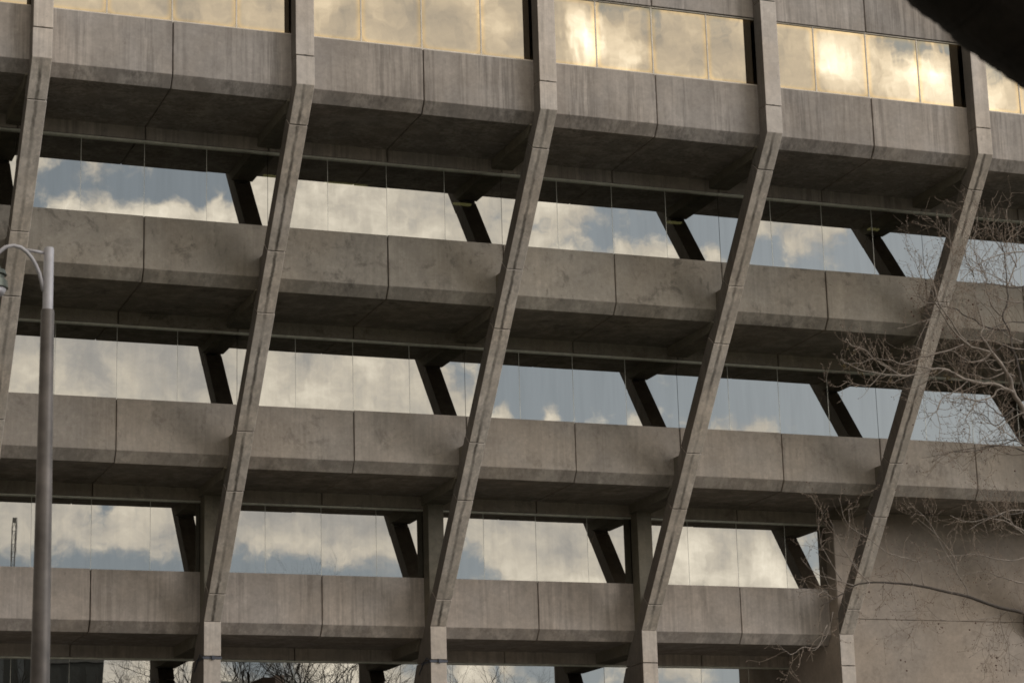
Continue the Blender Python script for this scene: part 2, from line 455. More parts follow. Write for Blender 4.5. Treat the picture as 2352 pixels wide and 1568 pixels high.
# base wall, floors and core behind the glass
m = MB(); m.box(-12, XEND, 3.1, 3.6, GROUND, -4.6); m.build('base_wall', M['low'], BLD)
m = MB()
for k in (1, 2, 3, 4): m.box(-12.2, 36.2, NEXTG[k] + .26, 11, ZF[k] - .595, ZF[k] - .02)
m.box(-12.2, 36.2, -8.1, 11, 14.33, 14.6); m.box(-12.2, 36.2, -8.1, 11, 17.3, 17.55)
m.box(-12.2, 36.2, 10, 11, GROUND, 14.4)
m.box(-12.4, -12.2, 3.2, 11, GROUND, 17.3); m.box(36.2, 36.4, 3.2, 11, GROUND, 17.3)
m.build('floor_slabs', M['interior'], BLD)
def lamp_in(px0, px1, py, g):
    a = at(px0, py, g + 1.2); b = at(px1, py, g + 1.2)
    q = MB(); q.box(a.x, b.x, g + 1.2, g + 1.32, a.z - .012, a.z + .028); q.build('ceiling_light', M['tube'], BLD)
for a in ((606, 634, 402.5, -5.49), (748, 845, 418.5, -5.49), (1043, 1083, 466.5, -5.49), (1533, 1566, 509, -5.49), (1997, 2020, 525, -5.49), (1290, 1312, 822, -2.5)): lamp_in(*a)
# steel straps with a small box around two of the columns
for i in (1, 2):
    x = i * W; m = MB(); z = -.90
    m.box(x - HW - .02, x + HW + .02, -.022, -.001, z - .03, z + .03)
    m.box(x - HW - .022, x - HW - .002, -.02, .75, z - .03, z + .02)
    m.box(x + HW + .002, x + HW + .022, -.02, .75, z - .03, z + .02)
    m.box(x - .02, x + .05, -.06, -.022, z - .05, z + .05)
    m.tube([(x - HW - .03, -.02, z), (x - HW - .05, .2, z + .10), (x - HW - .03, .5, z + .02), (x - HW - .03, .9, z - .25)], [.015] * 4)
    m.build('column_strap', M['bracket'], BLD)

# ------------------------------------------------------------------ street lamp on the left
YL = CAM.y + 22.
def Lp(px, py): return at(px, py, YL)
base = Lp(111, 640)
LAMP = thing('street_lamp', 'tall grey street lamp pole with curved bracket arm standing in front of the concrete building', 'street lamp', (base.x, YL, GROUND))
px_m = 22. / FPX * 1.02
top = Lp(111, 569); mid = Lp(111, 712)
m = MB(); bx_, by_ = base.x, YL
r0 = 11.6 * px_m
m.tube([(bx_, by_, mid.z - .03), (bx_, by_, top.z - .01), (bx_, by_, top.z)], [r0 * 1.03, r0, r0 * .9], 24)
m.build('pole_sleeve', M['pole_new'], LAMP, smooth=False)
m = MB()
m.tube([(bx_, by_, GROUND), (bx_, by_, GROUND + .5), (bx_, by_, GROUND + .52), (bx_, by_, mid.z - .02), (bx_, by_, mid.z)], [.16, .155, .115, 15.3 * px_m, 14.6 * px_m], 24)
m.build('pole', M['pole_old'], LAMP)
arc = [(99, 668), (96, 648), (91, 629), (83, 610), (74, 594), (62, 579), (48, 568.5), (31, 564), (13, 567.5), (0, 577), (-14, 590), (-24, 602)]
m = MB(); m.tube([Lp(*p) for p in arc], [4.6 * px_m] * len(arc), 12)
m.build('bracket_arm', M['pole_new'], LAMP, smooth=True)
m = MB(); m.tube([Lp(56, 573), Lp(103, 581)], [3.6 * px_m] * 2, 12); m.build('brace', M['pole_new'], LAMP, smooth=True)
m = MB()
hc = Lp(-16, 604)
prof = [(0, .0, .035), (0, -.03, .07), (0, -.07, .075), (0, -.075, .12), (0, -.12, .135), (0, -.125, .11), (0, -.17, .115), (0, -.175, .14), (0, -.25, .15), (0, -.26, .10)]
m.tube([(hc.x, hc.y, hc.z + p[1]) for p in prof], [p[2] for p in prof], 20)
m.build('lamp_head', M['lampbody'], LAMP)
m = MB(); m.tube([(hc.x, hc.y, hc.z - .26), (hc.x, hc.y, hc.z - .31), (hc.x, hc.y, hc.z - .33)], [.13, .11, .04], 20)
m.build('lens', M['pole_new'], LAMP)
for o in LAMP.children:
    for p in o.data.polygons: p.use_smooth = True
    if o.name.startswith('pole') or o.name.startswith('lamp'):
        e = o.modifiers.new('s', 'EDGE_SPLIT'); e.split_angle = math.radians(40)

# ------------------------------------------------------------------ bare tree on the right
YT = CAM.y + 29.
ra = random.Random(21)
def TA(x, y): return (1868 + .21216 * x, 665.4 + .21216 * y)
def TB(x, y): return (1868 + .21216 * x, 423.4 + .21216 * y)
def T9(x, y): return (1565.6 + .3472 * x, 1023.6 + .3472 * y)
PXT = 29. * 1.1 / FPX
tbase = at(2530, 1500, YT)
TREE = thing('bare_tree', 'leafless tree with pale tangled twigs and small hanging seed balls right of the street side rib', 'tree', (tbase.x, YT, GROUND))
TREE['label'] = 'leafless tree with pale tangled twigs and small buds before the right end of the building'
limbs = []       # (points3d, radii, material)
def path(pix, w0, w1, d0=0., d1=0., sub=3):
    n = len(pix); out = []; rad = []
    P = [at(p[0], p[1], YT + d0 + (d1 - d0) * k / (n - 1)) for k, p in enumerate(pix)]
    # catmull-rom
    for k in range(n - 1):
        p0, p1, p2, p3 = P[max(k - 1, 0)], P[k], P[k + 1], P[min(k + 2, n - 1)]
        for s in range(sub):
            t = s / sub
            q = .5 * ((2 * p1) + (p2 - p0) * t + (2 * p0 - 5 * p1 + 4 * p2 - p3) * t * t + (3 * p1 - p0 - 3 * p2 + p3) * t ** 3)
            q = q + Vector((ra.uniform(-1, 1), ra.uniform(-2, 2), ra.uniform(-1, 1))) * .006
            out.append(q)
    out.append(P[-1])
    m_ = len(out)
    rad = [(w0 + (w1 - w0) * (k / (m_ - 1)) ** .8) * .5 * PXT for k in range(m_)]
    return out, rad
BR = []
def branch(pts, w0, w1, d0=0., d1=0., mat=0, dens=1.):
    P, R = path(pts, w0, w1, d0, d1); BR.append((P, R, mat, dens)); return P
A = lambda *l: [TA(*p) for p in l]
B_ = lambda *l: [TB(*p) for p in l]
N9 = lambda *l: [T9(*p) for p in l]
# heavy limbs
branch([(2530, 1500), (2490, 1330), (2430, 1130), (2385, 1010)] + A((2330, 1440), (2250, 1250), (2170, 1120), (2130, 960), (2060, 850), (1990, 745), (1930, 680), (1885, 600), (1830, 525), (1808, 480), (1840, 400), (1815, 300), (1770, 150), (1740, 0)), 30, 2.2, 0, 0, 0, .7)
branch([(2400, 1080)] + A((2350, 1300), (2280, 1100), (2235, 900), (2195, 730), (2145, 600), (2130, 480), (2100, 400), (2050, 290), (2080, 200), (2110, 90)) + B_((2095, 1130), (2085, 850), (2050, 700), (2010, 560), (2003, 420), (2005, 250)), 13, 2., .3, .5, 1, .9)
branch([(2560, 1540), (2480, 1470), (2400, 1430)] + N9((2265, 1105), (2100, 1065), (1900, 1000), (1700, 950), (1530, 917), (1400, 905), (1240, 903), (1140, 925), (1075, 970), (1000, 1015), (920, 1060)), 19, 2.2, -.8, -.4, 1, .8)
# medium branches
branch(A((1925, 672), (1780, 640), (1680, 600), (1590, 520), (1480, 400), (1380, 230), (1300, 90)) + B_((1290, 1160), (1130, 1060), (1010, 990)), 11, 2, 0, .1, 0)
branch(A((1690, 600), (1600, 500), (1500, 350), (1420, 240), (1350, 130)) + B_((1300, 1080), (1240, 960), (1200, 880), (1150, 760)), 8, 2, .1, -.2, 0)
branch(A((2130, 430), (2000, 430), (1840, 390), (1740, 320), (1620, 270), (1550, 205), (1400, 180), (1250, 110), (1060, 60)), 9, 2, .5, .2, 1)
branch(A((2160, 1110), (2060, 1060), (1950, 1020), (1800, 1010), (1680, 980), (1580, 940), (1500, 890), (1420, 860), (1290, 860), (1180, 900), (1000, 930), (880, 890), (770, 830), (650, 740), (540, 640), (420, 605), (350, 530)), 15, 3, 0, -.3, 0, 1.)
branch(A((790, 845), (720, 930), (620, 1030), (500, 1030), (320, 985)), 5, 2.2, -.2, -.2, 0)
branch(A((1060, 925), (940, 965), (860, 1010), (820, 975)), 4.5, 2, -.2, -.1, 0)
branch(A((1000, 930), (860, 925), (700, 900), (560, 880), (430, 830), (290, 745)), 5, 2.2, -.3, -.4, 0)
branch(A((880, 890), (760, 800), (640, 750), (520, 790), (400, 800), (310, 780)), 4.5, 2, -.3, -.2, 0)
branch(A((1290, 860), (1120, 820), (950, 800), (830, 760), (640, 745)), 5, 2, -.2, -.3, 0)
branch(A((1925, 680), (1850, 750), (1740, 780), (1640, 750), (1500, 665), (1320, 680), (1180, 660), (1080, 600)), 8, 2.2, 0, .2, 0)
branch(A((1620, 590), (1480, 650), (1330, 690), (1150, 740), (950, 800), (820, 740)), 6, 2.2, .1, 0, 0)
branch(A((1420, 860), (1300, 940), (1200, 1000), (1090, 1060), (900, 1050)), 5, 2, -.2, .1, 0)
branch(A((1680, 980), (1550, 1090), (1440, 1140), (1380, 1200), (1350, 1290), (1250, 1370), (1110, 1395)), 6, 1.8, 0, -.3, 0)
branch(A((1380, 1200), (1340, 1330), (1370, 1450), (1360, 1600), (1330, 1750)), 4, 1.6, -.2, -.4, 0)
branch(A((1800, 1010), (1700, 1060), (1540, 1110), (1400, 1000), (1250, 1010)), 6, 2, .1, .3, 0)
branch(A((2100, 1090), (2000, 1080), (1940, 1160), (1760, 1200), (1620, 1160), (1520, 1180), (1400, 1130)), 9, 2, 0, -.2, 0)
branch(A((1760, 1200), (1720, 1290), (1650, 1400), (1700, 1500), (1650, 1700), (1560, 1850)), 5, 1.8, -.1, -.4, 0)
branch(A((2170, 1280), (2130, 1320), (2050, 1370), (1950, 1290), (1850, 1220), (1760, 1200)), 7, 2.5, 0, -.1, 1)
branch(A((2281, 1350), (2180, 1300), (2080, 1400), (1960, 1470), (1850, 1350), (1740, 1330)), 7, 2, -.3, -.2, 1)
branch(A((2060, 850), (1950, 870), (1880, 800), (1820, 700), (1700, 590)), 6, 2, .2, .3, 0)
branch(A((2180, 930), (2060, 900), (1900, 960), (1780, 930), (1600, 880), (1480, 790), (1330, 740)), 7, 2, .2, .4, 0)
branch(A((2195, 730), (2080, 600), (1960, 660), (1860, 560), (1680, 490)), 7, 2.2, .4, .3, 1)
branch(A((2281, 560), (2130, 520), (1990, 400), (1960, 300), (1880, 200), (1780, 100), (1700, 0)), 6, 2, .5, .3, 0)
branch(A((2050, 290), (1950, 200), (1900, 80), (1870, -40)) + B_((1870, 1000), (1800, 880), (1760, 780), (1740, 600), (1780, 350)), 7, 1.8, .5, .6, 0)
branch(B_((2095, 1130), (2160, 950), (2200, 800), (2140, 640), (2110, 450), (2090, 270)), 6, 1.8, .5, .5, 0)
branch(B_((2200, 900), (2150, 780), (2090, 740), (2110, 600), (2210, 520), (2250, 390)), 5, 1.8, .5, .4, 0)
branch(B_((2050, 720), (1980, 620), (1900, 440), (1860, 270)), 4.5, 1.8, .5, .3, 0)
branch(B_((1870, 1000), (1820, 830), (1880, 740), (1950, 650)), 4, 1.6, .6, .5, 0)
branch(A((1300, 100),) + B_((1290, 1250), (1380, 1180), (1480, 950), (1510, 780), (1480, 600), (1400, 430)), 5, 1.6, .1, .1, 0)
branch(B_((1500, 960), (1490, 800), (1470, 500), (1478, 370)), 3.5, 1.6, .1, 0., 0)
branch(B_((1740, 1000), (1690, 880), (1640, 740), (1700, 640), (1760, 500)), 4, 1.6, .1, 0., 0)
branch(B_((1300, 1100), (1170, 1020), (1150, 850), (1145, 740)), 3.6, 1.5, .1, 0., 0)
branch(B_((1170, 1020), (1110, 850), (1105, 700)), 3, 1.4, .1, 0., 0)
branch(B_((1240, 960), (1260, 860), (1330, 720)), 3, 1.4, .1, 0., 0)
branch(B_((2281, 1200), (2180, 1100), (2090, 1060), (1900, 960), (1700, 930), (1450, 940)), 5, 1.6, .3, 0., 0)
branch(A((1320, 140), (1200, 130), (1140, 30)) + B_((1135, 1180), (1160, 1080)), 4, 2, .1, 0., 0)
branch(A((1100, 640), (1250, 320), (1380, 330), (1500, 480)), 3, 2, .1, 0, 0, .5)
branch(A((900, 420), (1000, 410), (1150, 350), (1260, 320)), 2, 3, .1, 0, 0, .6)
# right edge mass
for k in range(18):
    x0 = 2352 + ra.uniform(0, 40); y0 = ra.uniform(560, 1380)
    l = [(x0, y0)]
    dx, dy = -ra.uniform(25, 45), ra.uniform(-22, 26)
    for s in range(ra.randint(4, 7)):
        l.append((l[-1][0] + dx, l[-1][1] + dy)); dy += ra.uniform(-16, 14); dx *= .97
    branch(l, 6, 1.6, ra.uniform(-.5, .5), ra.uniform(-.6, .6), ra.choice((0, 0, 1)))
# twigs off the lower branch
for l, w in ((((1530, 915), (1495, 850), (1420, 805), (1385, 845), (1300, 870)), 5), (((1600, 918), (1590, 850), (1570, 765)), 6), (((1570, 770), (1480, 740), (1370, 710), (1250, 620), (1120, 540), (1065, 440), (1040, 340)), 4),
             (((1140, 922), (1000, 880), (900, 850), (820, 780), (790, 740)), 3.5), (((1060, 890), (960, 720), (920, 640), (905, 470)), 3.5), (((1160, 800), (1080, 700), (1010, 560), (985, 490)), 3.5),
             (((1240, 903), (1170, 830), (1090, 700), (1110, 560), (1105, 420)), 3.5), (((1000, 1015), (940, 960), (900, 1000), (960, 1070)), 3), (((1340, 905), (1330, 990), (1345, 1050)), 3),
             (((1900, 1000), (1860, 900), (1740, 700), (1650, 520), (1500, 370)), 5), (((1820, 850), (1800, 740), (1700, 600), (1560, 480)), 4), (((960, 1180), (900, 1330), (800, 1330), (740, 1375), (690, 1360), (645, 1310)), 3),
             (((1000, 1100), (960, 1250), (880, 1350), (810, 1320)), 2.5), (((1530, 920), (1550, 1050), (1560, 1180), (1520, 1300), (1450, 1370)), 2.5), (((2160, 1080), (2200, 1200), (2270, 1300)), 3),
             (((2100, 1065), (2120, 1220), (2160, 1320), (2170, 1480)), 2.5), (((2040, 1300), (2030, 1370), (1990, 1460)), 2.2), (((2160, 1080), (2080, 1130), (1900, 1150), (1720, 1150), (1620, 1060)), 3.5),
             (((2080, 1180), (2035, 1300), (1900, 1400)), 2.2), (((1240, 905), (1200, 980), (1160, 1060), (1100, 1100)), 2.5), (((1075, 970), (1000, 940), (960, 900), (930, 800)), 3)):
    branch(N9(*l), w, 1.5, -.6, -.6 + ra.uniform(-.2, .2), 0, .8)

twigs = MB(); buds = MB(); husk = MB(); balls = MB()
NTW = [0]
def twig(p, d, L, r, depth, droop):
    """a zig-zag shoot with side shoots; tips turn up"""
    n = max(3, int(L / .055)); P = [p]; R = [r]; q = p.copy(); d = d.normalized()
    for k in range(n):
        f = (k + 1) / n
        d = (d + Vector((ra.gauss(0, .17), ra.gauss(0, .12), ra.gauss(0, .17))) + Vector((0, 0, (-droop * (1 - f) + .20 * f)))).normalized()
        q = q + d * (L / n); P.append(q.copy()); R.append(max(.0019, r * (1 - .7 * f)))
        if depth > 0 and ra.random() < .42:
            s = Vector((d.z, ra.uniform(-.5, .5), -d.x)) * ra.choice((-1, 1))
            twig(q, d * .75 + s * .8, L * ra.uniform(.3, .6), r * .65, depth - 1, droop)
        if ra.random() < .35:
            s = Vector((d.z, ra.uniform(-.4, .4), -d.x)) * ra.choice((-1, 1))
            e = q + (d * .5 + s * .8).normalized() * ra.uniform(.02, .05)
            twigs.tube([q, e], [.0025, .0025], 3, False)
            if ra.random() < .55: buds.ball(e, ra.uniform(.006, .010), 4)
    twigs.tube(P, R, 4, False); NTW[0] += 1
    if ra.random() < .5: buds.ball(q, .008, 4)
for P, R, mat, dens in BR:
    Ltot = sum((P[k + 1] - P[k]).length for k in range(len(P) - 1))
    if True:
        acc = 0.
        for k in range(2, len(P) - 1):
            sl = (P[k + 1] - P[k]).length
            if R[k] > .055: continue
            pr = sl / .105 * dens
            while pr > 0:
                if ra.random() < pr:
                    d = (P[k + 1] - P[k]).normalized()
                    s = Vector((d.z, ra.uniform(-.6, .6), -d.x)) * ra.choice((-1, 1))
                    up = Vector((0, 0, .55)) if P[k].z > -2.8 else Vector((0, 0, .0))
                    twig(P[k], d * .7 + s * .9 + up, ra.uniform(.14, .62), min(.0042, R[k] * .5), 1 if ra.random() < .6 else 0, 0. if P[k].z > -2.8 else ra.uniform(0, .16))
                pr -= 1
# seed balls and husks where the photograph shows them
for x, y in ((1065, 90), (1085, 180), (1062, 238), (1085, 285), (1680, 115), (1727, 158), (1820, 213), (1555, 510), (1300, 550), (1515, 1178), (1595, 1300), (1632, 1505), (1080, 1460), (1815, 1435), (1400, 430), (1450, 315)):
    balls.ball(at(*TA(x, y), YT - .1), ra.uniform(.012, .02), 7)
for x, y in ((1480, 1425), (1490, 1485), (1450, 1415), (2085, 1400), (2080, 1450), (2082, 1480), (2170, 1485), (1700, 1175), (1725, 1200), (1905, 1215), (1945, 1170), (1240, 965), (2205, 165), (1985, 40), (1555, 170), (1490, 115)):
    balls.ball(at(*T9(x, y), YT - .6), ra.uniform(.011, .018), 7)
for k in range(60):
    c_ = ra.choice(((380, 640), (440, 690), (340, 830), (430, 830), (540, 900), (830, 1000), (1330, 880), (1440, 950), (1500, 1000), (2265, 790)))
    husk.ball(at(*TA(c_[0] + ra.gauss(0, 18), c_[1] + ra.gauss(0, 14)), YT + ra.uniform(-.3, 0)), ra.uniform(.008, .018), 5)
for k, (P, R, mat, dens) in enumerate(BR):
    m = MB(); m.tube(P, [max(q * .64, .0028) for q in R], 9 if R[0] > .05 else 6)
    big = k < 3
    o = m.build('trunk' if k == 0 else ('limb' if big else 'branch'), M['bark_dark'] if mat else M['bark_pale'], TREE, smooth=True)
    if k == 0:
        m = MB(); b = P[0]
        m.tube([(b.x + .1, b.y, GROUND - .1), (b.x + .05, b.y, GROUND + .3), (b.x, b.y, (b.z + GROUND) / 2), b, P[4]], [.42, .30, .24, R[0] * 1.3, R[4]], 14)
        m.build('lower_trunk', M['bark_dark'], o, smooth=True)
tw = twigs.build('twigs', M['twig'], TREE)
buds.build('buds', M['bud'], TREE); husk.build('dry_husks', M['husk'], TREE)
sb = balls.build('seed_balls', M['bud'], TREE)

# ------------------------------------------------------------------ dark bough close to the camera
YN = CAM.y + 6.5
edge = [(1890, -330), (1990, -150), (2060, -40), (2097, 0), (2128, 26), (2163, 50), (2183, 66), (2203, 88), (2226, 109), (2260, 129), (2295, 152), (2323, 174), (2352, 192), (2400, 240), (2470, 330), (2560, 480)]
NRM = Vector((.60, -.80)); PXN = 6.5 * 1.1 / FPX
thick = 185.
bpts = []
for k, e in enumerate(edge):
    tnx = Vector(edge[min(k + 1, len(edge) - 1)]) - Vector(edge[max(k - 1, 0)]); tnx.normalize()
    nn = Vector((tnx.y, -tnx.x)) * .5 + NRM * .5; nn.normalize()
    bpts.append(at(e[0] + nn.x * thick, e[1] + nn.y * thick, YN))
last = bpts[-1]
trb = last + Vector((.55, .1, -.6))
FT = thing('shade_tree', 'nearly black out of focus bough crossing the upper right corner close to the camera', 'tree', (trb.x + .35, YN, GROUND))
m = MB(); rb = random.Random(3)
dense = []
for k in range(len(bpts) - 1):
    for s in range(3): dense.append(bpts[k].lerp(bpts[k + 1], s / 3))
dense += [bpts[-1], trb]
m.tube(dense, [thick * PXN * (1.19 + rb.uniform(-.018, .018)) for _ in dense], 28)
m.build('bough', M['bough'], FT, smooth=True)
m = MB()
m.tube([(trb.x + .35, YN, GROUND - .1), (trb.x + .3, YN, GROUND + .5), (trb.x + .1, YN, GROUND + 2), trb, trb + Vector((.3, .1, 1.2)), trb + Vector((.5, .3, 3.5))], [.55, .40, .34, .33, .25, .16], 24)
m.build('trunk', M['bough'], FT, smooth=True)

# ------------------------------------------------------------------ ground, road, pavement
def structure(name, mb, mat):
    o = mb.build(name, mat); o['kind'] = 'structure'; return o
m = MB(); m.poly([(-2500, -2500, GROUND), (2500, -2500, GROUND), (2500, 2500, GROUND), (-2500, 2500, GROUND)]); structure('ground', m, M['ground'])
m = MB(); m.box(-200, 200, -48, -40, GROUND - .2, GROUND + .004); structure('road', m, M['asphalt'])
m = MB(); m.box(-200, 200, -40, -36, GROUND - .2, GROUND + .13); structure('pavement', m, M['pave'])

# ------------------------------------------------------------------ what stands behind the camera and shows in the lowest windows
def far_tree(px, ptop, Y, spread, label, seed, group='bare trees across the street mirrored in the lowest windows'):
    r = random.Random(seed)
    tp = mirrored(px, ptop, Y); H = tp.z - GROUND
    T = thing('bare_tree', label, 'tree', (tp.x, Y, GROUND), group)
    m = MB(); b = MB()
    trunk = [Vector((tp.x + r.uniform(-.15, .15) * k, Y, GROUND + H * k * .11)) for k in range(0, 6)]
    m.tube(trunk, [H * .018 * (1 - .1 * k) for k in range(6)], 8)
    def grow(p, d, L, rad, dep):
        n = 5; P = [p]; R = [rad]; q = p.copy(); d = d.normalized()
        for k in range(n):
            d = (d + Vector((r.gauss(0, .13), r.gauss(0, .13), r.gauss(0.03, .1)))).normalized()
            q = q + d * (L / n); P.append(q.copy()); R.append(rad * (1 - .55 * (k + 1) / n))
            if dep > 0 and k > 0:
                for _ in range(2 if k > 2 else 1):
                    s = Vector((r.gauss(0, 1), r.gauss(0, 1), r.gauss(.2, .5))).normalized()
                    grow(q, d * .8 + s * .75, L * r.uniform(.45, .65), R[-1] * .6, dep - 1)
        b.tube(P, R, 4 if dep < 2 else 6, False)
    for k in range(8):
        a = 2 * math.pi * k / 8 + r.uniform(-.3, .3); base_ = trunk[3 + k % 3]
        grow(base_, Vector((math.cos(a) * .55, math.sin(a) * .55, 1.)), H * .40 * spread, H * .007, 3)
    m.build('trunk', M['farbark'], T, smooth=True); b.build('branches', M['farbark'], T)
far_tree(560, 1495, -105, 1.0, 'tallest dark bare tree mirrored behind the second rib, left of the chimney', 1)
far_tree(655, 1515, -120, 1.0, 'dark bare tree mirrored straight behind the brick chimney', 2)
far_tree(760, 1490, -100, 1.0, 'dark bare tree mirrored at the right end of the second bay', 3)
far_tree(310, 1525, -115, .8, 'small pale bare tree mirrored beside the dark office block', 4)
far_tree(1080, 1545, -110, .8, 'low bare tree tip mirrored between the third and fourth ribs', 5)
far_tree(30, 1515, -100, .8, 'bare tree mirrored before the grey blue block at the far left', 6)

def block(name, label, px0, px1, ptop, Y, mat, band, floors, depth=14, sidew=None):
    a = mirrored(px0, ptop, Y); b = mirrored(px1, ptop, Y); zt = a.z
    T = thing(name, label, 'building', ((a.x + b.x) / 2, Y - depth / 2, GROUND))
    m = MB(); m.box(a.x, b.x, Y - depth, Y, GROUND, zt); m.build('wall', mat, T)
    fh = 3.6; n = int((zt - GROUND) / fh)
    rr = random.Random(9)
    for k in range(n):
        z = zt - .6 - k * fh
        s = MB(); s.box(a.x + .1, b.x - .1, Y, Y + .35, z - .35, z); s.build('slab_edge', band, T)
        w = MB(); xx = a.x + .5
        while xx < b.x - 1.2:
            w.box(xx, xx + 1.1, Y + .01, Y + .06, z - 2.9, z - .7); xx += 1.6
        w.build('window', M['far_dark'] if mat is not M['far_dark'] else M['far_glass'], T)
    m = MB(); m.box(a.x + 2, a.x + 5, Y - 8, Y - 4, zt, zt + 1.8); m.build('roof_plant', mat, T)
    return T
block('office_block', 'dark glazed office block mirrored low at left behind the lamp pole', 100, 232, 1495, -150, M['far_dark'], M['far_band'], 6)
block('grey_block', 'grey blue building mirrored in the bottom left corner beside the dark office block', -180, 96, 1470, -140, M['far_grey'], M['far_band'], 6)
# brick house with chimney
a = mirrored(600, 1560, -98); b = mirrored(668, 1560, -98)
H_ = thing('brick_house', 'brown brick house with pink chimney mirrored low in the second bay', 'house', ((a.x + b.x) / 2, -100, GROUND))
m = MB(); m.box(a.x - 2, b.x + 2, -106, -98, GROUND, a.z - 1.5); m.build('wall', M['brick'], H_)
m = MB(); m.prism([(-106.4, a.z - 1.5), (-97.6, a.z - 1.5), (-102, a.z + .3)], a.x - 2.3, b.x + 2.3); m.build('roof', M['far_dark'], H_)
m = MB(); m.box(mirrored(606, 1560, -98).x, mirrored(638, 1560, -98).x, -103, -98.2, a.z - 3, mirrored(606, 1556, -98).z); m.build('stair_tower', M['brick'], H_)
m = MB(); m.box(mirrored(641, 1560, -98).x, mirrored(662, 1560, -98).x, -100.4, -98.6, a.z - 3, mirrored(606, 1550, -98).z); m.build('chimney', M['pinkish'], H_)
# unseen far wood, added behind the camera to block light from the low sky
m = MB(); rw = random.Random(77)
for row in range(3):
    yy = -235 - row * 16; x = -520.
    while x < 620:
        wdt = rw.uniform(3, 8); h = rw.uniform(16, 27) + row * 2.2
        cx_ = x + wdt / 2; pts_w = []
        for q in range(9):
            a_ = math.pi * q / 8
            pts_w.append((cx_ - math.cos(a_) * wdt * rw.uniform(.5, .75), yy + rw.uniform(-1, 1), GROUND + h * (.55 + .45 * math.sin(a_)) * rw.uniform(.93, 1.03)))
        m.poly([(x - 1, yy, GROUND)] + pts_w + [(x + wdt + 1, yy, GROUND)])
        x += wdt * .7
wo = m.build('light_blocking_woods', M['wood']); wo['kind'] = 'stuff'; wo['label'] = 'unseen line of dark woods added behind the camera to block low sky light'; wo['category'] = 'woods'
# lattice mast far off
YM = -420
mt = mirrored(24.5, 1182, YM, .485)
MT = thing('lattice_mast', 'thin steel lattice mast mirrored in the window at the far left', 'mast', (mt.x, YM, GROUND))
m = MB(); n = 34; hm = mt.z - GROUND
cor = lambda k, sx, sy: Vector((mt.x + sx * (.55 - .25 * k / n), YM + sy * (.55 - .25 * k / n), GROUND + hm * k / n))
for sx, sy in ((1, 1), (1, -1), (-1, -1), (-1, 1)): m.tube([cor(0, sx, sy), cor(n, sx, sy)], [.07, .06], 4)
for k in range(n):
    for (a1, a2) in (((1, 1), (-1, 1)), ((-1, 1), (-1, -1)), ((-1, -1), (1, -1)), ((1, -1), (1, 1))):
        m.tube([cor(k, *a1), cor(k + 1, *a2)], [.04, .04], 3); m.tube([cor(k, *a1), cor(k, *a2)], [.04, .04], 3)
m.build('lattice', M['mast'], MT)
m = MB(); m.box(mt.x - .3, mt.x + .3, YM - .3, YM + .3, mt.z - 1., mt.z); m.build('antenna_panel', M['mast'], MT)

# ------------------------------------------------------------------ sky and sun
SUN_EL, SUN_AZ = math.radians(18), math.radians(52)      # azimuth from -y towards +x
w = bpy.data.worlds.new('World'); sc.world = w; w.use_nodes = True; w.node_tree.nodes.clear()
t = NT(w.node_tree)
out = t.node('ShaderNodeOutputWorld'); bg = t.node('ShaderNodeBackground'); t.l.new(bg.outputs[0], out.inputs[0])
sky = t.node('ShaderNodeTexSky'); sky.sky_type = 'NISHITA'; sky.sun_disc = False
sky.sun_elevation = SUN_EL; sky.sun_rotation = math.pi - SUN_AZ
sky.dust_density = 2.0; sky.air_density = 1.0
tc = t.node('ShaderNodeTexCoord'); sep = t.node('ShaderNodeSeparateXYZ'); t.put(sep.inputs[0], tc.outputs['Generated'])
den = t.math('MAXIMUM', t.math('ABSOLUTE', sep.outputs[1]), .12)
U = t.math('DIVIDE', sep.outputs[0], den); V = t.math('DIVIDE', sep.outputs[2], den)
cmb = t.node('ShaderNodeCombineXYZ'); t.put(cmb.inputs[0], U); t.put(cmb.inputs[1], V)
uvv = cmb.outputs[0]
# soft turbulence shifts the cloud masses so that their outlines billow
def vnoise(vec, scale, detail, amp):
    n = t.node('ShaderNodeTexNoise'); t.put(n.inputs['Vector'], vec); n.inputs['Scale'].default_value = scale; n.inputs['Detail'].default_value = detail
    n.inputs['Roughness'].default_value = .6
    s = t.node('ShaderNodeVectorMath', operation='SUBTRACT'); t.put(s.inputs[0], n.outputs['Color']); s.inputs[1].default_value = (.5, .5, .5)
    k = t.node('ShaderNodeVectorMath', operation='MULTIPLY'); t.put(k.inputs[0], s.outputs[0]); k.inputs[1].default_value = amp
    a_ = t.node('ShaderNodeVectorMath', operation='ADD'); t.put(a_.inputs[0], vec); t.put(a_.inputs[1], k.outputs[0])
    return a_.outputs[0]
wv = vnoise(uvv, 38., 4, (.022, .016, 0))
wsep = t.node('ShaderNodeSeparateXYZ'); t.put(wsep.inputs[0], wv)
def u_of(px, v):                                     # azimuth slope of picture column px at elevation slope v
    lo, hi = -2000., 4000.
    for _ in range(50):
        m_ = (lo + hi) / 2; d = ray(px, m_)
        if d.z / d.y > v: lo = m_
        else: hi = m_
    return d.x / d.y
